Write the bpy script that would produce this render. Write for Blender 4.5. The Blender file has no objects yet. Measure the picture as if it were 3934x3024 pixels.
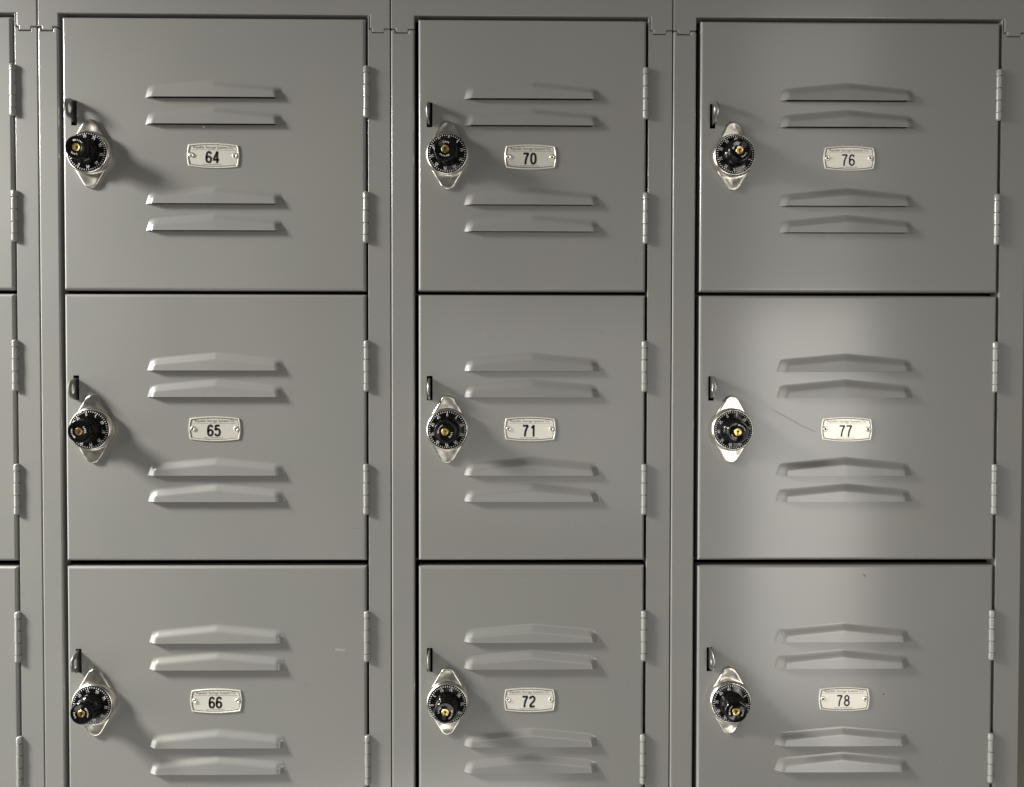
import bpy, bmesh, math, random
from mathutils import Vector, Matrix
rad = math.radians
random.seed(7)
MM = .001
sc = bpy.context.scene
C = sc.collection

# ------------------------------------------------------------------ camera
D = .826
cam_d = bpy.data.cameras.new('camera'); cam = bpy.data.objects.new('camera', cam_d); C.objects.link(cam)
cam_d.sensor_width = 36; cam_d.lens = 26; cam_d.clip_start = .01; cam_d.clip_end = 60
p, yw, ro = rad(1.0), rad(-.6), rad(.08)
fw = Vector((-math.sin(yw)*math.cos(p), math.cos(yw)*math.cos(p), -math.sin(p)))
rt = fw.cross(Vector((0, 0, 1))).normalized(); up = rt.cross(fw)
rt2 = rt*math.cos(ro) + up*math.sin(ro); up2 = up*math.cos(ro) - rt*math.sin(ro)
cam.matrix_world = Matrix(((rt2.x, up2.x, -fw.x, 0), (rt2.y, up2.y, -fw.y, -D), (rt2.z, up2.z, -fw.z, 0), (0, 0, 0, 1)))
sc.camera = cam

# ------------------------------------------------------------------ world: a dim room, a little lighter below and to the left
w = bpy.data.worlds.new('World'); sc.world = w; w.use_nodes = True
nt = w.node_tree; nt.nodes.clear()
def N(nt, t, **kw):
    n = nt.nodes.new(t)
    for k, v in kw.items(): setattr(n, k, v)
    return n
wo = N(nt, 'ShaderNodeOutputWorld'); bg = N(nt, 'ShaderNodeBackground')
tc = N(nt, 'ShaderNodeTexCoord'); dot = N(nt, 'ShaderNodeVectorMath', operation='DOT_PRODUCT')
dot.inputs[1].default_value = (-.6, -.2, .45)
rp = N(nt, 'ShaderNodeValToRGB')
rp.color_ramp.elements[0].position = 0; rp.color_ramp.elements[0].color = (.05, .047, .04, 1)
rp.color_ramp.elements[1].position = 1; rp.color_ramp.elements[1].color = (.50, .49, .45, 1)
mr = N(nt, 'ShaderNodeMapRange'); mr.inputs[1].default_value = -1; mr.inputs[2].default_value = 1
nz = N(nt, 'ShaderNodeTexNoise'); nz.inputs['Scale'].default_value = 2.2; nz.inputs['Detail'].default_value = 2
ad = N(nt, 'ShaderNodeMath', operation='MULTIPLY_ADD'); ad.inputs[1].default_value = .5
L = nt.links.new
L(tc.outputs['Generated'], dot.inputs[0]); L(dot.outputs['Value'], mr.inputs[0])
L(tc.outputs['Generated'], nz.inputs['Vector']); L(nz.outputs['Fac'], ad.inputs[0]); L(mr.outputs[0], ad.inputs[2])
sb = N(nt, 'ShaderNodeMath', operation='SUBTRACT'); sb.inputs[1].default_value = .25
L(ad.outputs[0], sb.inputs[0]); L(sb.outputs[0], rp.inputs[0])
# soft glow added to the world on the right, for reflections in the bezels
d2 = N(nt, 'ShaderNodeVectorMath', operation='DOT_PRODUCT'); d2.inputs[1].default_value = (.93, -.36, .05); L(tc.outputs['Generated'], d2.inputs[0])
m2 = N(nt, 'ShaderNodeMapRange', interpolation_type='SMOOTHSTEP'); m2.inputs[1].default_value = .80; m2.inputs[2].default_value = .97; m2.inputs[4].default_value = 2.2; L(d2.outputs['Value'], m2.inputs[0])
mx_ = N(nt, 'ShaderNodeMix', data_type='RGBA', blend_type='ADD'); mx_.inputs['Factor'].default_value = 1; L(rp.outputs[0], mx_.inputs['A'])
v2 = N(nt, 'ShaderNodeVectorMath', operation='SCALE'); v2.inputs[0].default_value = (1, .93, .80); L(m2.outputs[0], v2.inputs['Scale']); L(v2.outputs[0], mx_.inputs['B'])
# strong grazing glow added on the left, whitens the left-facing edges
d3 = N(nt, 'ShaderNodeVectorMath', operation='DOT_PRODUCT'); d3.inputs[1].default_value = (-.989, -.148, .02); L(tc.outputs['Generated'], d3.inputs[0])
m3 = N(nt, 'ShaderNodeMapRange', interpolation_type='SMOOTHSTEP'); m3.inputs[1].default_value = .90; m3.inputs[2].default_value = .985; m3.inputs[4].default_value = 50; L(d3.outputs['Value'], m3.inputs[0])
v3 = N(nt, 'ShaderNodeVectorMath', operation='SCALE'); v3.inputs[0].default_value = (1, .98, .93); L(m3.outputs[0], v3.inputs['Scale'])
mx3 = N(nt, 'ShaderNodeMix', data_type='RGBA', blend_type='ADD'); mx3.inputs['Factor'].default_value = 1
L(mx_.outputs['Result'], mx3.inputs['A']); L(v3.outputs[0], mx3.inputs['B']); L(mx3.outputs['Result'], bg.inputs[0])
bg.inputs[1].default_value = .14
L(bg.outputs[0], wo.inputs[0])

# ------------------------------------------------------------------ lamps
def area(name, loc, target, sx, sy, power, col, spread=180, shape='RECTANGLE'):
    d = bpy.data.lights.new(name, 'AREA'); d.shape = shape; d.size = sx; d.size_y = sy
    d.energy = power; d.color = col; d.spread = rad(spread)
    o = bpy.data.objects.new(name, d); C.objects.link(o); o.location = loc
    o.rotation_euler = (Vector(target) - Vector(loc)).to_track_quat('-Z', 'Y').to_euler()
    return o
area('key_lamp', (-1.75, -.47, .74), (-.75, 0, -.42), .26, .34, 27.5, (1, .97, .915), 96)
area('doorway_lamp', (1.28, -2.3, -.55), (.45, 0, -.6), .46, 1.75, 5.3, (1, .965, .91), 100)
area('upper_band_lamp', (1.28, -2.3, .95), (.45, 0, .3), .44, 1.15, 1.1, (1, .96, .90), 110)  # added above the doorway lamp, carries the reflected band to the upper plates
area('rear_patch_lamp', (.15, -2.4, -.15), (.1, 0, 0), .98, .85, 3.2, (1, .96, .92))  # added behind the camera for the bright patch on the middle doors, no window
area('low_fill_lamp', (-.5, -1.1, -1.45), (0, 0, -.45), 1.6, .6, 9, (1, .98, .93))  # added fill from below, lifts the lower doors

sc.render.engine = 'CYCLES'
sc.view_settings.view_transform = 'Standard'; sc.view_settings.look = 'None'
sc.view_settings.exposure = -.12; sc.view_settings.gamma = 1

# ------------------------------------------------------------------ materials
def mat(name, col, rough=.5, metal=0, spec=.5, bump=None, mottle=0, rvar=0, coat=0):
    m = bpy.data.materials.new(name); m.use_nodes = True
    t = m.node_tree; b = t.nodes['Principled BSDF']; l = t.links.new
    b.inputs['Base Color'].default_value = (*col, 1); b.inputs['Roughness'].default_value = rough
    b.inputs['Metallic'].default_value = metal; b.inputs['Specular IOR Level'].default_value = spec
    b.inputs['Coat Weight'].default_value = coat; b.inputs['Coat Roughness'].default_value = .16
    g = t.nodes.new('ShaderNodeNewGeometry')
    prev = None
    oi = t.nodes.new('ShaderNodeObjectInfo'); k_ = t.nodes.new('ShaderNodeVectorMath'); k_.operation = 'SCALE'; k_.inputs[0].default_value = (7, 0, 13)
    l(oi.outputs['Random'], k_.inputs['Scale']); off = t.nodes.new('ShaderNodeVectorMath'); off.operation = 'ADD'
    l(g.outputs['Position'], off.inputs[0]); l(k_.outputs[0], off.inputs[1])
    for sc_, st, det in (bump or []):
        n = t.nodes.new('ShaderNodeTexNoise'); n.inputs['Scale'].default_value = sc_; n.inputs['Detail'].default_value = det
        l(g.outputs['Position'] if sc_ > 20 else off.outputs[0], n.inputs['Vector'])
        bp = t.nodes.new('ShaderNodeBump'); bp.inputs['Strength'].default_value = 1; bp.inputs['Distance'].default_value = st
        l(n.outputs['Fac'], bp.inputs['Height'])
        if prev: l(prev.outputs[0], bp.inputs['Normal'])
        prev = bp
    if prev: l(prev.outputs[0], b.inputs['Normal'])
    if mottle:
        n = t.nodes.new('ShaderNodeTexNoise'); n.inputs['Scale'].default_value = 9; n.inputs['Detail'].default_value = 5
        n.inputs['Roughness'].default_value = .55
        l(g.outputs['Position'], n.inputs['Vector'])
        mx = t.nodes.new('ShaderNodeMix'); mx.data_type = 'RGBA'
        mx.inputs['A'].default_value = (col[0]*(1-mottle), col[1]*(1-mottle*.2), col[2]*(1-mottle*.1), 1)
        mx.inputs['B'].default_value = (col[0]*(1+mottle), col[1]*(1+mottle*.3), col[2]*(1+mottle*.1), 1)
        l(n.outputs['Fac'], mx.inputs['Factor']); l(mx.outputs['Result'], b.inputs['Base Color'])
    if rvar:
        n = t.nodes.new('ShaderNodeTexNoise'); n.inputs['Scale'].default_value = 60; n.inputs['Detail'].default_value = 4
        l(g.outputs['Position'], n.inputs['Vector'])
        r = t.nodes.new('ShaderNodeMapRange'); r.inputs[3].default_value = rough - rvar; r.inputs[4].default_value = rough + rvar
        l(n.outputs['Fac'], r.inputs[0]); l(r.outputs[0], b.inputs['Roughness'])
    return m
PAINT = mat('grey_locker_enamel', (.235, .234, .219), .5, 0, .4, [(3.2, .006, 1), (1400, .000018, 2)], mottle=.07, rvar=.03, coat=1)
DARK = mat('shaded_cabinet_interior', (.05, .05, .046), .6)  # grey inside the cabinet, its shade put into the colour
STEEL = mat('satin_steel_plate', (.74, .71, .64), .3, 1, .5, [(60, .0024, 1)], mottle=.06, rvar=.08)
BEZEL = mat('brushed_bezel_steel', (.88, .85, .79), .24, 1, .5, [(90, .0002, 1)], rvar=.06)
LATCH = mat('zinc_latch_steel', (.38, .375, .35), .34, .9, .5, [(200, .0002, 2)])
HINGE = mat('hinge_enamel', (.27, .27, .25), .22, 0, .7, [(600, .00003, 2)])
BLACK = mat('gloss_black_plastic', (.005, .005, .005), .1, 0, .4)
BLACKM = mat('dial_black', (.005, .005, .005), .13, 0, .35)
WHITE = mat('white_ink', (.8, .8, .77), .5)
BRASS = mat('brass_key_cylinder', (.85, .62, .22), .28, 1)
HOLE = mat('keyway_black', (.004, .004, .004), .7)
ALU = mat('aluminium_plate', (.86, .83, .75), .38, .55, .5, [(150, .0001, 2)], mottle=.03)
ALUR = mat('aluminium_rim', (.84, .82, .76), .25, .85, .5)
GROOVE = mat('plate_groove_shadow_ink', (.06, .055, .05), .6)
INK = mat('black_number_ink', (.006, .006, .006), .45)
BROWNINK = mat('thin_brown_ink', (.11, .10, .08), .5)
RED = mat('index_red', (.10, .02, .018), .5)
WALLM = mat('shaded_beige_wall', (.17, .16, .135), .7, 0, .3, [(300, .0003, 3)])  # the wall is paler, shadow beside the lockers put into its colour
SCUFF = mat('scuff_mark', (.31, .31, .29), .5)
SPOT = mat('dark_spot', (.06, .05, .04), .6)

# ------------------------------------------------------------------ mesh helpers: shapes are given as (x, z, h); h stands out from the door plane
def V(bm, x, z, h): return bm.verts.new((x*MM, -h*MM, z*MM))
def obj(name, bm, m, parent=None, loc=None, smooth=False, recalc=True):
    if recalc: bmesh.ops.recalc_face_normals(bm, faces=bm.faces)
    me = bpy.data.meshes.new(name); bm.to_mesh(me); bm.free()
    if smooth: me.shade_smooth()
    me.materials.append(m)
    o = bpy.data.objects.new(name, me); C.objects.link(o)
    if parent: o.parent = parent
    if loc: o.location = loc
    return o
def empty(name, loc, label, cat, group=None):
    o = bpy.data.objects.new(name, None); C.objects.link(o); o.location = loc; o.empty_display_size = .02
    o['label'] = label; o['category'] = cat
    if group: o['group'] = group
    return o
def box(bm, x0, x1, z0, z1, h0, h1):
    v = [V(bm, x, z, h) for h in (h0, h1) for z in (z0, z1) for x in (x0, x1)]
    for f in ((0, 1, 3, 2), (4, 6, 7, 5), (0, 4, 5, 1), (2, 3, 7, 6), (0, 2, 6, 4), (1, 5, 7, 3)): bm.faces.new([v[i] for i in f])
def bevel(o, wd, seg=3):
    b = o.modifiers.new('bevel', 'BEVEL'); b.width = wd*MM; b.segments = seg; b.limit_method = 'ANGLE'; b.angle_limit = rad(40)
def prism(bm, pts, h0, h1):
    a = [V(bm, x, z, h0) for x, z in pts]; b = [V(bm, x, z, h1) for x, z in pts]
    bm.faces.new(a[::-1]); bm.faces.new(b)
    for i in range(len(pts)): j = (i+1) % len(pts); bm.faces.new((a[i], a[j], b[j], b[i]))
def loops(bm, ls, cap0=False, cap1=True):
    rings = [[V(bm, *p) for p in l] for l in ls]
    for a, b in zip(rings, rings[1:]):
        for i in range(len(a)): j = (i+1) % len(a); bm.faces.new((a[i], a[j], b[j], b[i]))
    if cap1: bm.faces.new(rings[-1])
    if cap0: bm.faces.new(rings[0][::-1])
def lathe(bm, prof, n=64, cap=True, teeth=None):
    ls = []
    for r, h in prof:
        l = []
        for i in range(n):
            a = 2*math.pi*i/n; rr = r
            if teeth and teeth[1] < h < teeth[2]: rr = r*(1 + (.018 if (i % 4) < 2 else -.018))
            l.append((rr*math.sin(a), rr*math.cos(a), h))
        ls.append(l)
    loops(bm, ls, False, cap)
def text_bm(bm, s, size, sx=1, bold=0, x=0, z=0, h=0, rot=0, shear=0, spacing=1):
    c = bpy.data.curves.new('t', 'FONT'); c.body = s; c.size = size; c.align_x = 'CENTER'; c.align_y = 'CENTER'
    c.offset = bold; c.shear = shear; c.space_character = spacing; c.resolution_u = 4
    o = bpy.data.objects.new('t', c); C.objects.link(o)
    bpy.context.view_layer.update()
    me = bpy.data.meshes.new_from_object(o.evaluated_get(bpy.context.evaluated_depsgraph_get()))
    bpy.data.objects.remove(o); bpy.data.curves.remove(c)
    ys = [v.co.y for v in me.vertices]; xs = [v.co.x for v in me.vertices]
    cy = (min(ys)+max(ys))/2; cx = (min(xs)+max(xs))/2
    ca, sa = math.cos(rot), math.sin(rot)
    vs = []
    for v in me.vertices:
        px, pz = (v.co.x-cx)*sx, v.co.y-cy
        vs.append(V(bm, x + px*ca + pz*sa, z - px*sa + pz*ca, h))
    for p_ in me.polygons:
        try: bm.faces.new([vs[i] for i in p_.vertices])
        except ValueError: pass
    bpy.data.meshes.remove(me)
def flat(o):            # lettering faces look towards the room
    for p_ in o.data.polygons:
        if p_.normal.y > 0: p_.flip()
    return o

def cr(P, n=8):        # smooth curve through the points
    P = [P[0]*1 if False else P[0]] + P + [P[-1]]; out = []
    for i in range(1, len(P)-2):
        a, b, c, d = P[i-1:i+3]
        for k in range(n):
            t = k/n; out.append(tuple(.5*((2*b[q]) + (-a[q]+c[q])*t + (2*a[q]-5*b[q]+4*c[q]-d[q])*t*t + (-a[q]+3*b[q]-3*c[q]+d[q])*t**3) for q in (0, 1)))
    out.append(P[-2]); return out
def ell(cx, cz, rx, rz, e=1.0):
    o = []
    for i in range(41):
        a = 2*math.pi*i/40; ca, sa = math.cos(a), math.sin(a)
        o.append((cx+rx*math.copysign(abs(sa)**e, sa), cz+rz*math.copysign(abs(ca)**e, ca)))
    return o
GL = {'0': [ell(3.5, 6.5, 2.5, 5.55, .85)], '1': [[(4.3, 0), (4.3, 12.9)], cr([(4.3, 12.4), (3.4, 10.6), (1.6, 9.9)])],
      '7': [[(.3, 12.05), (6.3, 12.05)], cr([(6.0, 12.2), (4.2, 8.6), (3.0, 4.6), (2.5, 0)])],
      '4': [[(4.9, 0), (4.9, 12.9)], [(5.1, 12.9), (.95, 4.1)], [(.3, 3.7), (6.9, 3.7)]],
      '6': [ell(3.5, 4.0, 2.5, 3.1, .92), cr([(.98, 4.4), (.98, 6.8), (1.25, 9.3), (2.1, 11.4), (3.6, 12.1), (5.1, 11.5), (5.75, 10.0)])],
      '5': [[(5.9, 12.0), (1.5, 12.0)], [(1.75, 12.4), (1.25, 6.6)], cr([(1.3, 7.0), (2.3, 7.9), (3.6, 8.15), (5.3, 7.2), (6.0, 4.6), (5.4, 2.0), (3.5, .95), (1.7, 1.5), (1.0, 3.2)])],
      '2': [cr([(1.05, 9.2), (1.5, 11.2), (3.4, 12.1), (5.4, 11.3), (5.95, 9.3), (5.2, 7.2), (3.2, 4.9), (1.6, 2.8), (1.1, 1.0)]), [(.3, .95), (6.2, .95)]],
      '8': [ell(3.5, 9.45, 2.15, 2.65), ell(3.5, 3.85, 2.5, 2.95)]}
def stroke_text(bm, s, wd, h, x, z, adv=7.9):
    x -= (adv*(len(s)-1)+7)/2
    for ch in s:
        for P in GL[ch]:
            closed = (abs(P[0][0]-P[-1][0]) + abs(P[0][1]-P[-1][1])) < 1e-6
            if closed: P = P[:-1]
            n = len(P); A, B = [], []
            for i in range(n):
                a = P[i-1] if (i or closed) else P[i]; b = P[(i+1) % n] if (i < n-1 or closed) else P[i]
                t = Vector((b[0]-a[0], b[1]-a[1])).normalized(); m_ = Vector((-t.y, t.x))*wd/2
                A.append(V(bm, x+P[i][0]+m_.x, z-6.5+P[i][1]+m_.y, h)); B.append(V(bm, x+P[i][0]-m_.x, z-6.5+P[i][1]-m_.y, h))
            for i in range(n if closed else n-1):
                j = (i+1) % n; bm.faces.new((A[i], A[j], B[j], B[i]))
        x += adv

# ------------------------------------------------------------------ the door sheet: rounded folded edges, real openings
def door_sheet(x0, x1, z0, z1, hf, r, holes):
    bm = bmesh.new()
    xs = sorted({x0+r, x1-r, *[v for h in holes for v in h[:2]]}); zs = sorted({z0+r, z1-r, *[v for h in holes for v in h[2:]]})
    cache = {}
    def g(x, z):
        if (x, z) not in cache: cache[x, z] = V(bm, x, z, hf)
        return cache[x, z]
    for i in range(len(xs)-1):
        for j in range(len(zs)-1):
            mx, mz = (xs[i]+xs[i+1])/2, (zs[j]+zs[j+1])/2
            if any(a < mx < b and c < mz < d for a, b, c, d in holes): continue
            bm.faces.new((g(xs[i], zs[j]), g(xs[i+1], zs[j]), g(xs[i+1], zs[j+1]), g(xs[i], zs[j+1])))
    ls = []
    for k in range(19):
        a = math.pi/2*k/18; o_ = r - r*math.sin(a); h = hf - r*(1-math.cos(a))
        ls.append([(x0+o_, z0+o_, h), (x1-o_, z0+o_, h), (x1-o_, z1-o_, h), (x0+o_, z1-o_, h)])
    ls.append([(x0, z0, hf-14), (x1, z0, hf-14), (x1, z1, hf-14), (x0, z1, hf-14)])
    loops(bm, ls, False, False)
    for a, b, c, d in holes:     # sheet thickness round every opening
        v = [(a, c), (b, c), (b, d), (a, d)]
        loops(bm, [[(x, z, hf) for x, z in v], [(x, z, hf-1.2) for x, z in v]], False, False)
    return bm
def smooth01(t): t = max(0, min(1, t)); return t*t*(3-2*t)
def louver_bm(seed):
    rnd = random.Random(seed)
    W = 154.5; pk = 6.8 + rnd.uniform(-.3, .3)
    bm = bmesh.new(); nx, nz = 110, 18
    def zt(x):
        e = min(x, W-x)
        top = 13.8 + pk*max(0, 1 - abs(x-W/2)/(W/2-5))
        side = e*3.0 + .2
        k = 2.6
        hh = max(0, min(1, .5+.5*(side-top)/k)); return side*(1-hh)+top*hh - k*hh*(1-hh)
    def ht(x, z):
        zz = zt(x); dt = zz - z; e = min(x, W-x); ds = e - z/3.0*.75 + .35
        base = 3.0 + 1.8*(1 - z/20)
        ridge = .25*max(0, 1-abs(x-W/2)/40)
        return .04 + (base+ridge)*smooth01(dt/9)*smooth01(ds/11)
    grid = []
    for i in range(nx+1):
        t = i/nx
        x = W*(.5 - .5*math.cos(math.pi*t))*.5 + W*t*.5
        grid.append([(x, zt(x)*(1-(1-j/nz)) , 0) for j in range(nz+1)])
    gv = []; gi = []
    for col in grid:
        gv.append([V(bm, x, z, ht(x, z)) for x, z, _ in col])
        gi.append([V(bm, x, z, ht(x, z)-.9) for x, z, _ in col])
    for i in range(nx):
        for j in range(nz):
            bm.faces.new((gv[i][j], gv[i+1][j], gv[i+1][j+1], gv[i][j+1]))
            bm.faces.new((gi[i][j], gi[i][j+1], gi[i+1][j+1], gi[i+1][j]))
    lip = [(V(bm, c[0][0], 0, ht(c[0][0], 0)), V(bm, c[0][0], 0, ht(c[0][0], 0)-.9)) for c in grid]
    for a, b in zip(lip, lip[1:]): bm.faces.new((a[0], a[1], b[1], b[0]))
    return bm

# ------------------------------------------------------------------ measured layout of the locker bank (millimetres, door plane = 0)
ROWS = [dict(z0=99.4, z1=399.3, lock=249.1, slot=294, plate=248, lips=(311, 281.7, 194.5, 165), hin=(319, 181)),
        dict(z0=-201.3, z1=95.3, lock=-54.3, slot=-8.5, plate=-54, lips=(10.7, -18.6, -105.7, -134.9), hin=(16, -121.5)),
        dict(z0=-503.5, z1=-207.4, lock=-359.3, slot=-313.4, plate=-358.5, lips=(-292.6, -322.6, -410.2, -439.7), hin=(-286.5, -426.5))]
COLS = [dict(f=(-903, -514.6), o=(-879.1, -539.3), d=(-875.2, -541.6), lv=-784, side='far left'),
        dict(f=(-513.6, -126.7), o=(-491.2, -151.3), d=(-487, -153.9), lock=-455.6, slot=-474.4, plate=-321.6, lv=-396.6, hx=-153.4, nums=(64, 65, 66)),
        dict(f=(-125.7, 186.3), o=(-99.9, 159.7), d=(-95.6, 157.2), lock=-63, slot=-83.1, plate=28.9, lv=-45.8, hx=156.9, nums=(70, 71, 72)),
        dict(f=(187.3, 583.5), o=(212.9, 554.9), d=(217.4, 552.4), lock=253.7, slot=231.3, plate=383.8, lv=304.8, hx=551.2, nums=(76, 77, 78))]
TOP, BOT = 470, -530
HB = 403.5       # underside of the header
TAB = 388.5

frame_names = ['grey steel locker cabinet frame cut off at the left edge, around three cropped doors',
               'grey steel locker cabinet frame around the wide doors 64, 65 and 66',
               'grey steel locker cabinet frame around the narrow doors 70, 71 and 72',
               'grey steel locker cabinet frame around the wide doors 76, 77 and 78, beside the wall']
for ci, c in enumerate(COLS):
    f0, f1 = c['f']; o0, o1 = c['o']
    root = empty('locker_cabinet', ((f0+f1)/2*MM, 0, BOT*MM), frame_names[ci], 'locker cabinet', 'painted steel locker cabinets standing in a row')
    off = Vector(root.location)
    def put(name, bm, m, **k):
        o = obj(name, bm, m, root, **k); o.location = -off; return o
    G = .45
    def tabline(a, b, g):      # stepped lower edge of the header leg, left to right
        w_ = b-a; l0, l1 = a+w_*.20, a+w_*.74
        return [(a, TAB+g), (l0, TAB+g), (l0, TAB-4+g), (l1, TAB-4+g), (l1, TAB+g), (b, TAB+g)]
    # header with its two short legs
    bm = bmesh.new()
    lp = tabline(f0, o0, G); rp_ = tabline(o1, f1, G)
    rp_[0] = (o1+2.4, TAB+G); 
    pts = lp + [(o0, HB)] + [(o1+2.4, HB)] + rp_ + [(f1, TOP), (f0, TOP)]
    prism(bm, pts, -16, .35)
    h_ = put('header', bm, PAINT); bevel(h_, 1.1, 8)
    # posts, butted under the header
    lq = tabline(f0, o0, -G); rq = tabline(o1, f1, -G)
    bm = bmesh.new(); prism(bm, [(f0, BOT), (o0, BOT)] + lq[::-1], -16, .8)
    b_ = put('post', bm, PAINT); bevel(b_, 2.6, 14)
    rq[0] = (o1+1.6, TAB-G)
    bm = bmesh.new(); prism(bm, [(o1, BOT), (f1, BOT)] + rq[::-1] + [(o1+1.6, HB+.2), (o1, HB+.2)], -16, 0)
    b_ = put('post', bm, PAINT); bevel(b_, 2.2, 14)
    # bottom rail and cabinet shell behind the doors
    bm = bmesh.new(); box(bm, o0+.3, o1-.3, BOT, -508, -16, -.3); b_ = put('bottom_rail', bm, PAINT); bevel(b_, 1.2)
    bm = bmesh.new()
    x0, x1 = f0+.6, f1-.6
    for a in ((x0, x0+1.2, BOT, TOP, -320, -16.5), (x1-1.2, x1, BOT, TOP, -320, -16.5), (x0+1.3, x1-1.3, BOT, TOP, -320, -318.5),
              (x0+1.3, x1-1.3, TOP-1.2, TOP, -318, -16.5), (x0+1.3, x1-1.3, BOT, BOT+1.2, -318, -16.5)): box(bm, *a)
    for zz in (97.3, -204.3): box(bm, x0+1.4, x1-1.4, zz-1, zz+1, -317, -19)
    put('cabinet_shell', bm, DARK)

# ------------------------------------------------------------------ lock pieces, built once and shared
def hull(R_, r_, zc, n=14):
    # outline of a circle radius R_ with two small circles radius r_ at +-zc
    al = math.asin((R_-r_)/zc)    # tangent angle
    pts = []
    def arc(cz, r, a0, a1, n):
        for i in range(n+1):
            a = a0+(a1-a0)*i/n; pts.append((r*math.sin(a), cz+r*math.cos(a)))
    t = math.pi/2 - al
    arc(zc, r_, -t, t, n)
    arc(0, R_, t, math.pi-t, n)
    arc(-zc, r_, math.pi-t, math.pi+t, n)
    arc(0, R_, math.pi+t, 2*math.pi-t, n)
    return pts
def m_lockplate():
    bm = bmesh.new(); ls = []
    for o_, h in ((0, 0), (0, 1.7), (.15, 2.3), (.5, 2.8), (1.0, 3.1), (1.7, 3.2), (3.2, 3.1), (5.5, 2.9), (7.5, 2.8)):
        ls.append([(x, z, h) for x, z in hull(23.8-o_, 9.0-o_, 28.8)])
    loops(bm, ls)
    return bm
def m_bezel():
    bm = bmesh.new()
    lathe(bm, [(24.0, 1.9), (24.0, 4.2), (23.8, 5.6), (23.3, 7.0), (22.6, 8.2), (22.0, 8.8), (21.5, 9.0), (21.25, 8.7), (21.1, 7.4)], 96, cap=False)
    return bm
def m_dial():
    bm = bmesh.new()
    lathe(bm, [(21.2, 6.5), (21.0, 8.4), (20.6, 8.9), (18.2, 9.5), (14.2, 10.2), (13.0, 10.3)], 96); return bm
def dialh(r): return 8.9 + (20.6-r)*(.6/2.4) if r > 18.2 else 9.5+(18.2-r)*(.7/4)
def m_marks():
    bm = bmesh.new()
    for i in range(50):
        a = 2*math.pi*i/50; lg = (18.5 if i % 5 == 0 else 18.9); wd = .34 if i % 5 == 0 else .26
        q = []
        for r, s in ((lg, -1), (lg, 1), (20.4, 1), (20.4, -1)):
            x, z = s*wd, r; ca, sa = math.cos(a), math.sin(a)
            q.append(V(bm, x*ca+z*sa, -x*sa+z*ca, dialh(r)+.12))
        bm.faces.new(q)
    for k in range(10):
        a = 2*math.pi*k/10; r = 16.3
        text_bm(bm, str(5*k), 5.0, .78, .03, r*math.sin(a), r*math.cos(a), 10.05, a)
    return bm
def m_knob():
    bm = bmesh.new()
    lathe(bm, [(14.0, 10.0), (13.9, 11.0), (13.3, 13.4), (12.6, 16), (12.3, 17.4), (11.3, 18.3), (10.8, 20), (11.4, 24), (12.3, 27.2), (12.5, 28.4), (12.2, 29.5), (11.5, 30.2), (10.6, 30.4),
               (9.7, 30.2), (5.4, 29.6), (5.0, 29.4)], 240, teeth=(0, 10.5, 17.0)); return bm
def m_knobtext():
    bm = bmesh.new()
    def arc(s, ang, step):
        n = len(s)
        for i, ch in enumerate(s):
            a = ang + (i-(n-1)/2)*step
            text_bm(bm, ch, 2.7, .95, .05, 7.5*math.sin(a), 7.5*math.cos(a), 30.2, a)
    arc('Master', 0, rad(14.5)); arc('Lock', math.pi, rad(14.5))
    return bm
def m_cyl():
    bm = bmesh.new(); lathe(bm, [(4.1, 29), (4.1, 29.9), (3.8, 30.2), (2.9, 30.05), (2.7, 29.8)], 40); return bm
def m_keyway():
    bm = bmesh.new()
    box(bm, -.5, .5, -3.4, 1.4, 29.9, 30.22); box(bm, -1.15, 1.15, -.4, 1.5, 29.92, 30.26); return bm
def m_index():
    bm = bmesh.new(); a = [( -.45, 21.6, 9.12), (.45, 21.6, 9.12), (.5, 23.0, 8.1), (-.5, 23.0, 8.1)]
    bm.faces.new([V(bm, *q) for q in a]); return bm
def m_latch():
    # D-shaped padlock plate standing out of its slot, oblong eye through it (lies in the depth/height plane)
    n = 40; bm = bmesh.new()
    def outer(t): # t 0..1 over the closed loop: top inside -> nose -> bottom inside
        if t < .8:
            a = math.pi*(t/.8); return (12.4*math.cos(a), -4 + 19.6*(math.sin(a)**.7))
        s = (t-.8)/.2; return (-12.6 + 25.2*s, -4)
    def inner(t):
        a = 2*math.pi*t; return (5.6*math.cos(a)*1.0, 7.6 + 2.6*math.sin(a))
    def ring(x, fn, d=0): return [(x, fn(i/n)) for i in range(n)]
    T = .95
    prof = [(T-.5, 0), (T, .6)]
    def vv(x, zh): return bm.verts.new((x*MM, -zh[1]*MM, zh[0]*MM))
    rows = []
    def shrunk(fn, k, c=(0, 8)): return lambda t: (c[0]+(fn(t)[0]-c[0])*k, c[1]+(fn(t)[1]-c[1])*k)
    seq = [(T, shrunk(inner, 1.12)), (T-.4, inner), (-T+.4, inner), (-T, shrunk(inner, 1.12)), (-T, shrunk(outer, .955)), (-T+.5, outer), (T-.5, outer), (T, shrunk(outer, .955))]
    # align parameters: inner loop starts at top and passes through nose like the outer loop
    for x, fn in seq: rows.append([vv(x, fn(i/n)) for i in range(n)])
    for a, b in zip(rows, rows[1:] + rows[:1]):
        for i in range(n): j = (i+1) % n; bm.faces.new((a[i], a[j], b[j], b[i]))
    return bm
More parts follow.
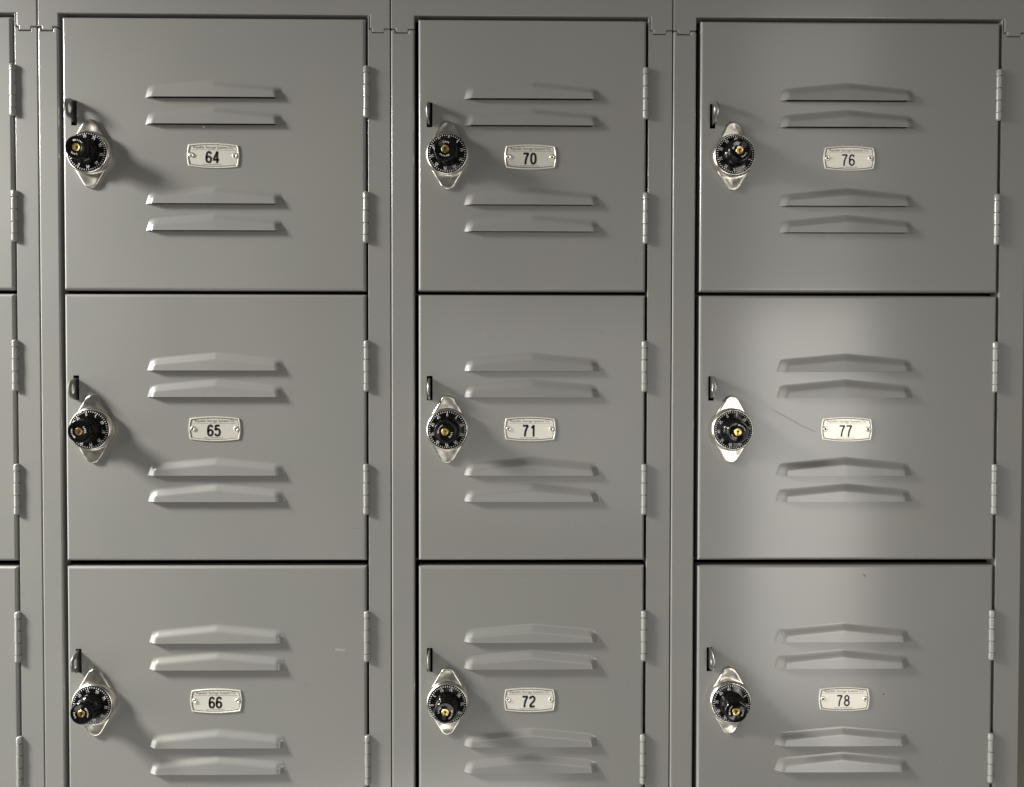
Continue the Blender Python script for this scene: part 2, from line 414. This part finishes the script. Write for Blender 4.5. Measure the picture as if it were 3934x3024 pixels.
def m_hinge():
    bm = bmesh.new(); R_ = 3.45; n = 20
    segs = [(27.8, 20.9), (20.4, 7.6), (7.1, -6.1), (-6.6, -19.4), (-19.9, -27.8)]
    prof = [(.6, 28.6), (2.4, 28.2), (3.2, 27.4)]
    for k, (a, b) in enumerate(segs):
        rr = R_ if k % 2 == 0 else R_-.22
        prof += [(rr, a-.5 if k else a-1), (rr, b+.3), (rr-1.3, b+.15), (rr-1.3, b-.6)] if k < 4 else [(rr, a), (rr, b+1.0), (2.4, -28.3), (.6, -28.6)]
    rings = []
    for r, z in prof:
        rings.append([bm.verts.new((r*math.sin(2*math.pi*i/n)*MM, -(r*math.cos(2*math.pi*i/n)+.7)*MM, z*MM)) for i in range(n)])
    for a, b in zip(rings, rings[1:]):
        for i in range(n): j = (i+1) % n; bm.faces.new((a[i], a[j], b[j], b[i]))
    bm.faces.new(rings[0]); bm.faces.new(rings[-1])
    return bm
def barrel(w2, h2, bw, bh, n=12):
    # plate outline: half sizes at the middle w2, h2; the corners sit bw, bh further in
    p = []
    for i in range(n): t = -1+2*i/n; p.append(((w2-bw)*t, h2-bh*t*t))
    for i in range(n): t = -1+2*i/n; p.append((w2-bw*t*t, -(h2-bh)*t))
    for i in range(n): t = -1+2*i/n; p.append((-(w2-bw)*t, -(h2-bh*t*t)))
    for i in range(n): t = -1+2*i/n; p.append((-(w2-bw*t*t), (h2-bh)*t))
    return p
def m_plate():
    bm = bmesh.new()
    loops(bm, [[(x, z, h) for x, z in barrel(28.6-o_, 13.7-o_, 1.6, 2.0)] for o_, h in ((0, 0), (0, .9), (.3, 1.15), (1.0, 1.15), (1.5, .7), (2.4, .6))]); return bm
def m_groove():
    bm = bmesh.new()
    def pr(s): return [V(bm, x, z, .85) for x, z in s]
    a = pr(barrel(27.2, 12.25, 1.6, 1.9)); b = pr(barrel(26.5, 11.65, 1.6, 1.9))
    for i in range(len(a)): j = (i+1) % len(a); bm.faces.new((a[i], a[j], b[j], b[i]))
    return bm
def m_rivet():
    bm = bmesh.new(); lathe(bm, [(3.0, .5), (2.9, 1.2), (2.4, 1.7), (1.7, 1.8), (1.0, 1.45), (.8, .9)], 32); return bm
def m_rivethole():
    bm = bmesh.new(); lathe(bm, [(.8, .9), (.75, 1.0)], 16); return bm
def m_maker():
    bm = bmesh.new()
    text_bm(bm, 'Republic Storage Systems Co.', 4.1, .88, 0, 0, 8.55, .72, spacing=1.02)
    box(bm, -23.6, 23.6, 5.95, 6.15, .70, .73)
    text_bm(bm, 'Canton, OH 44705 U.S.A.', 2.1, .95, 0, -1, -10.0, .72)
    return bm
_cache = {}
def mesh(name, fn, m, smooth=False, key=None):
    k = key or name
    if k not in _cache:
        o = obj(name, fn(), m, None, None, smooth); _cache[k] = o.data; bpy.data.objects.remove(o)
    return _cache[k]
def part(name, me, parent, loc=(0, 0, 0), rot=0):
    o = bpy.data.objects.new(name, me); C.objects.link(o); o.parent = parent; o.location = loc; o.rotation_euler = (0, rot, 0); return o

def dup_smooth(me, ang=35):
    try: me.set_sharp_from_angle(angle=rad(ang))
    except Exception: pass

M_PLATE = mesh('combination_lock', m_lockplate, STEEL, True); dup_smooth(M_PLATE, 30)
M_BEZEL = mesh('bezel', m_bezel, BEZEL, True)
M_DIAL = mesh('dial', m_dial, BLACKM, True); dup_smooth(M_DIAL)
M_MARK = mesh('dial_numbers', m_marks, WHITE)
M_KNOB = mesh('knob', m_knob, BLACK, True); dup_smooth(M_KNOB, 30)
M_KTXT = mesh('knob_lettering', m_knobtext, WHITE)
M_CYL = mesh('key_cylinder', m_cyl, BRASS, True); dup_smooth(M_CYL)
M_KEYW = mesh('keyhole', m_keyway, HOLE)
M_IDX = mesh('index_mark', m_index, RED)
M_IDXB = mesh('index_mark', m_index, HOLE, key='idxb')
M_LATCH = mesh('latch_plate', m_latch, LATCH)
M_HINGE = mesh('hinge', m_hinge, HINGE, True); dup_smooth(M_HINGE, 25)
M_NP = mesh('number_plate', m_plate, ALU)
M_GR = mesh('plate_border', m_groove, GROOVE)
M_RIV = mesh('rivet', m_rivet, ALUR, True)
M_RH = mesh('rivet_hole', m_rivethole, HOLE)
M_MAK = mesh('plate_lettering', m_maker, BROWNINK)
for me in (M_MARK, M_KTXT, M_MAK, M_IDX, M_IDXB, M_GR):
    pass
LOUV = [mesh('vent_louver', (lambda s=s: louver_bm(s)), PAINT, True, key='lv%d' % s) for s in range(3)]
for me in LOUV: dup_smooth(me, 50)

# dial turn, knob lettering turn (clockwise degrees), latch plate (height shift, turn)
TURN = {64: (210, 20), 65: (-8, -105), 66: (-120, 80), 70: (7, 190), 71: (0, -60), 72: (-92, 112), 76: (74, -38), 77: (-25, 42), 78: (24, -75)}
LSH = {64: (2.5, -1.5), 65: (-1.5, 0), 66: (0, 0), 70: (1, -1.2), 71: (-1, 0), 72: (0, -.4), 76: (3, 1.8), 77: (1.5, 1.2), 78: (1.5, 1.6)}
LABEL = {64: 'wide grey locker numbered 64 at the top, its latch plate dark in shade', 65: 'wide grey locker numbered 65 between lockers 64 and 66',
         66: 'wide grey locker numbered 66, lowest of its column, lock knob pointing down left',
         70: 'narrow grey locker numbered 70 at the top of the middle column', 71: 'narrow grey locker numbered 71 with bright lock plate, dial at 5',
         72: 'narrow grey locker numbered 72, lowest of the middle column', 76: 'dim grey locker numbered 76 at the top right beside the wall',
         77: 'grey locker numbered 77 with a thin scratch running to its white plate', 78: 'grey locker numbered 78 with small dark specks, lowest right'}
side_lab = ['cropped grey locker at the left edge, topmost, only its hinged door edge showing',
            'cropped grey locker at the left edge, middle one, beside locker 65',
            'cropped grey locker at the left edge, lowest one, beside locker 66']
HF = 1.2
for ci, c in enumerate(COLS):
    for ri, r in enumerate(ROWS):
        num = c['nums'][ri] if 'nums' in c else None
        d0, d1 = c['d']
        root = empty('locker', ((d0+d1)/2*MM, 0, r['z0']*MM), LABEL[num] if num else side_lab[ri], 'locker', 'grey steel lockers of the bank')
        O = Vector(root.location)
        def at(x, z, h=0): return Vector((x*MM, -h*MM, z*MM)) - O
        lv = c['lv'] - .5
        holes = [(lv+9, lv+143.5, z, z+9.5) for z in r['lips']]
        if num: holes.append((c['slot']-3.2, c['slot']+3.2, r['slot']-13.6, r['slot']+13.6))
        door = obj('door', door_sheet(d0, d1, r['z0'], r['z1'], HF, 3.3, holes), PAINT, root); door.location = -O
        
        rr = random.Random(ci*7+ri)
        for k, z in enumerate(r['lips']): 
            v = part('vent_louver', LOUV[(k+ri+ci) % 3], door, Vector((lv*MM, -HF*MM, z*MM)))
        hx = c.get('hx', -541.0)
        for k, z in enumerate(r['hin']): part('hinge', M_HINGE, root, at(hx + [0, .5, -.2, .3, -.4][(k+ri*2+ci) % 5], z, 0))
        if not num: continue
        dt, kt = TURN[num]
        lk = part('combination_lock', M_PLATE, root, at(c['lock'], r['lock'], HF+.05), rad(rr.uniform(-.8, .8)))
        for nm, me, a in (('bezel', M_BEZEL, 0), ('index_mark', M_IDX if num in (71, 72, 77) else M_IDXB, 0), ('dial', M_DIAL, dt), ('dial_numbers', M_MARK, dt), ('knob', M_KNOB, dt),
                          ('knob_lettering', M_KTXT, kt), ('key_cylinder', M_CYL, 0), ('keyhole', M_KEYW, 8)):
            q = part(nm, me, lk, (0, 0, 0), rad(a))
            if nm in ('knob', 'knob_lettering', 'key_cylinder', 'keyhole'):      # the spindles sag a little
                q.rotation_mode = 'YXZ'; q.rotation_euler = (rad(2.0), rad(a), rad(-1.3)); q.scale = (1, .935, 1)
        dz, tw = LSH[num]
        lt = part('latch_plate', M_LATCH, root, at(c['slot'] + tw*.35, r['slot']+dz, HF)); lt.rotation_euler = (0, 0, rad(tw*2.2))
        pl = part('number_plate', M_NP, root, at(c['plate'], r['plate'], HF+.02), rad({64: .9, 65: .2, 66: -.1, 70: .1, 71: .2, 76: 0, 77: .3}.get(num, 0)))
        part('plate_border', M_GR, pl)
        for s in (-1, 1):
            rv = part('rivet', M_RIV, pl, (s*24.0*MM, 0, .1*MM)); part('rivet_hole', M_RH, pl, (s*24.0*MM, 0, .1*MM))
        part('plate_lettering', M_MAK, pl)
        bm = bmesh.new(); stroke_text(bm, str(num), 2.3 if num < 76 else 1.75, .72, -.9, -1.9)  # right column strokes drawn thinner, glare on the plates put into their width
        nb = flat(obj('number', bm, INK, pl, recalc=False))
for me in (M_MARK, M_KTXT, M_MAK, M_IDX, M_IDXB, M_GR):
    for q in me.polygons:
        if q.normal.y > 0.05: q.flip()

# small marks on the enamel
def find(num):
    for o in bpy.data.objects:
        if o.name.startswith('locker') and not o.name.startswith('locker_cabinet') and ('numbered %d' % num) in o.get('label', ''): return o
def mark(num, name, pts, wd, m):
    root = find(num); bm = bmesh.new(); O = Vector(root.location)
    for (x0, z0), (x1, z1) in zip(pts, pts[1:]):
        n = Vector((-(z1-z0), x1-x0)).normalized()*wd/2
        bm.faces.new([V(bm, x0-n.x, z0-n.y, HF+.06), V(bm, x1-n.x, z1-n.y, HF+.06), V(bm, x1+n.x, z1+n.y, HF+.06), V(bm, x0+n.x, z0+n.y, HF+.06)])
    o = obj(name, bm, m, root); o.location = -O; flat(o)
mark(77, 'scratch', [(300, -32), (318, -41.5), (332, -49.5), (349, -57)], .45, BROWNINK)
mark(66, 'scuff', [(-189, -301), (-178, -302)], 2.4, SCUFF)
mark(65, 'scratch', [(-182, -123), (-181.6, -141)], .4, SCUFF)
mark(78, 'dark_speck', [(428, -353), (429.5, -354)], 1.4, SPOT)
mark(78, 'dark_speck', [(404.5, -217), (407, -220)], 1.1, SPOT)
mark(72, 'scratch', [(20, -222), (26, -223)], .35, SCUFF)

rw = random.Random(31)
for num, n_ in ((64, 3), (65, 4), (66, 5), (70, 3), (71, 4), (72, 5), (76, 2), (77, 4), (78, 5)):
    ci = (64, 70, 76).index(num - (num-64) % 6) + 1 if False else (1 if num < 67 else 2 if num < 73 else 3)
    c = COLS[ci]; r_ = ROWS[c['nums'].index(num)]
    for k in range(n_):
        x = rw.uniform(c['d'][0]+14, c['d'][1]-14); z = rw.uniform(max(r_['z0'], -470)+10, r_['z1']-10); a = rw.uniform(0, 3.1); ln = rw.choice((1.2, 2, 5, 9))
        if any(-4 < z-q < 26 for q in r_['lips']) and c['lv']-6 < x < c['lv']+162: continue
        if abs(x-c['lock']) < 32 or (abs(x-c['plate']) < 34 and abs(z-r_['plate']) < 20): continue
        mark(num, 'scratch' if ln > 3 else 'paint_speck', [(x, z), (x+ln*math.cos(a), z+ln*math.sin(a))], .3 if ln > 3 else .7, rw.choice((SCUFF, BROWNINK, SCUFF)))
mark(64, 'paint_chip', [(-333.0, 279.9), (-331.2, 278.6)], 1.0, WHITE)
# ------------------------------------------------------------------ the wall beside the lockers
bm = bmesh.new(); box(bm, 587, 1100, -900, 700, -160, -120)
wl = obj('wall', bm, WALLM); wl['kind'] = 'structure'; wl['label'] = 'strip of beige wall showing past the right edge of the lockers'; wl['category'] = 'wall'
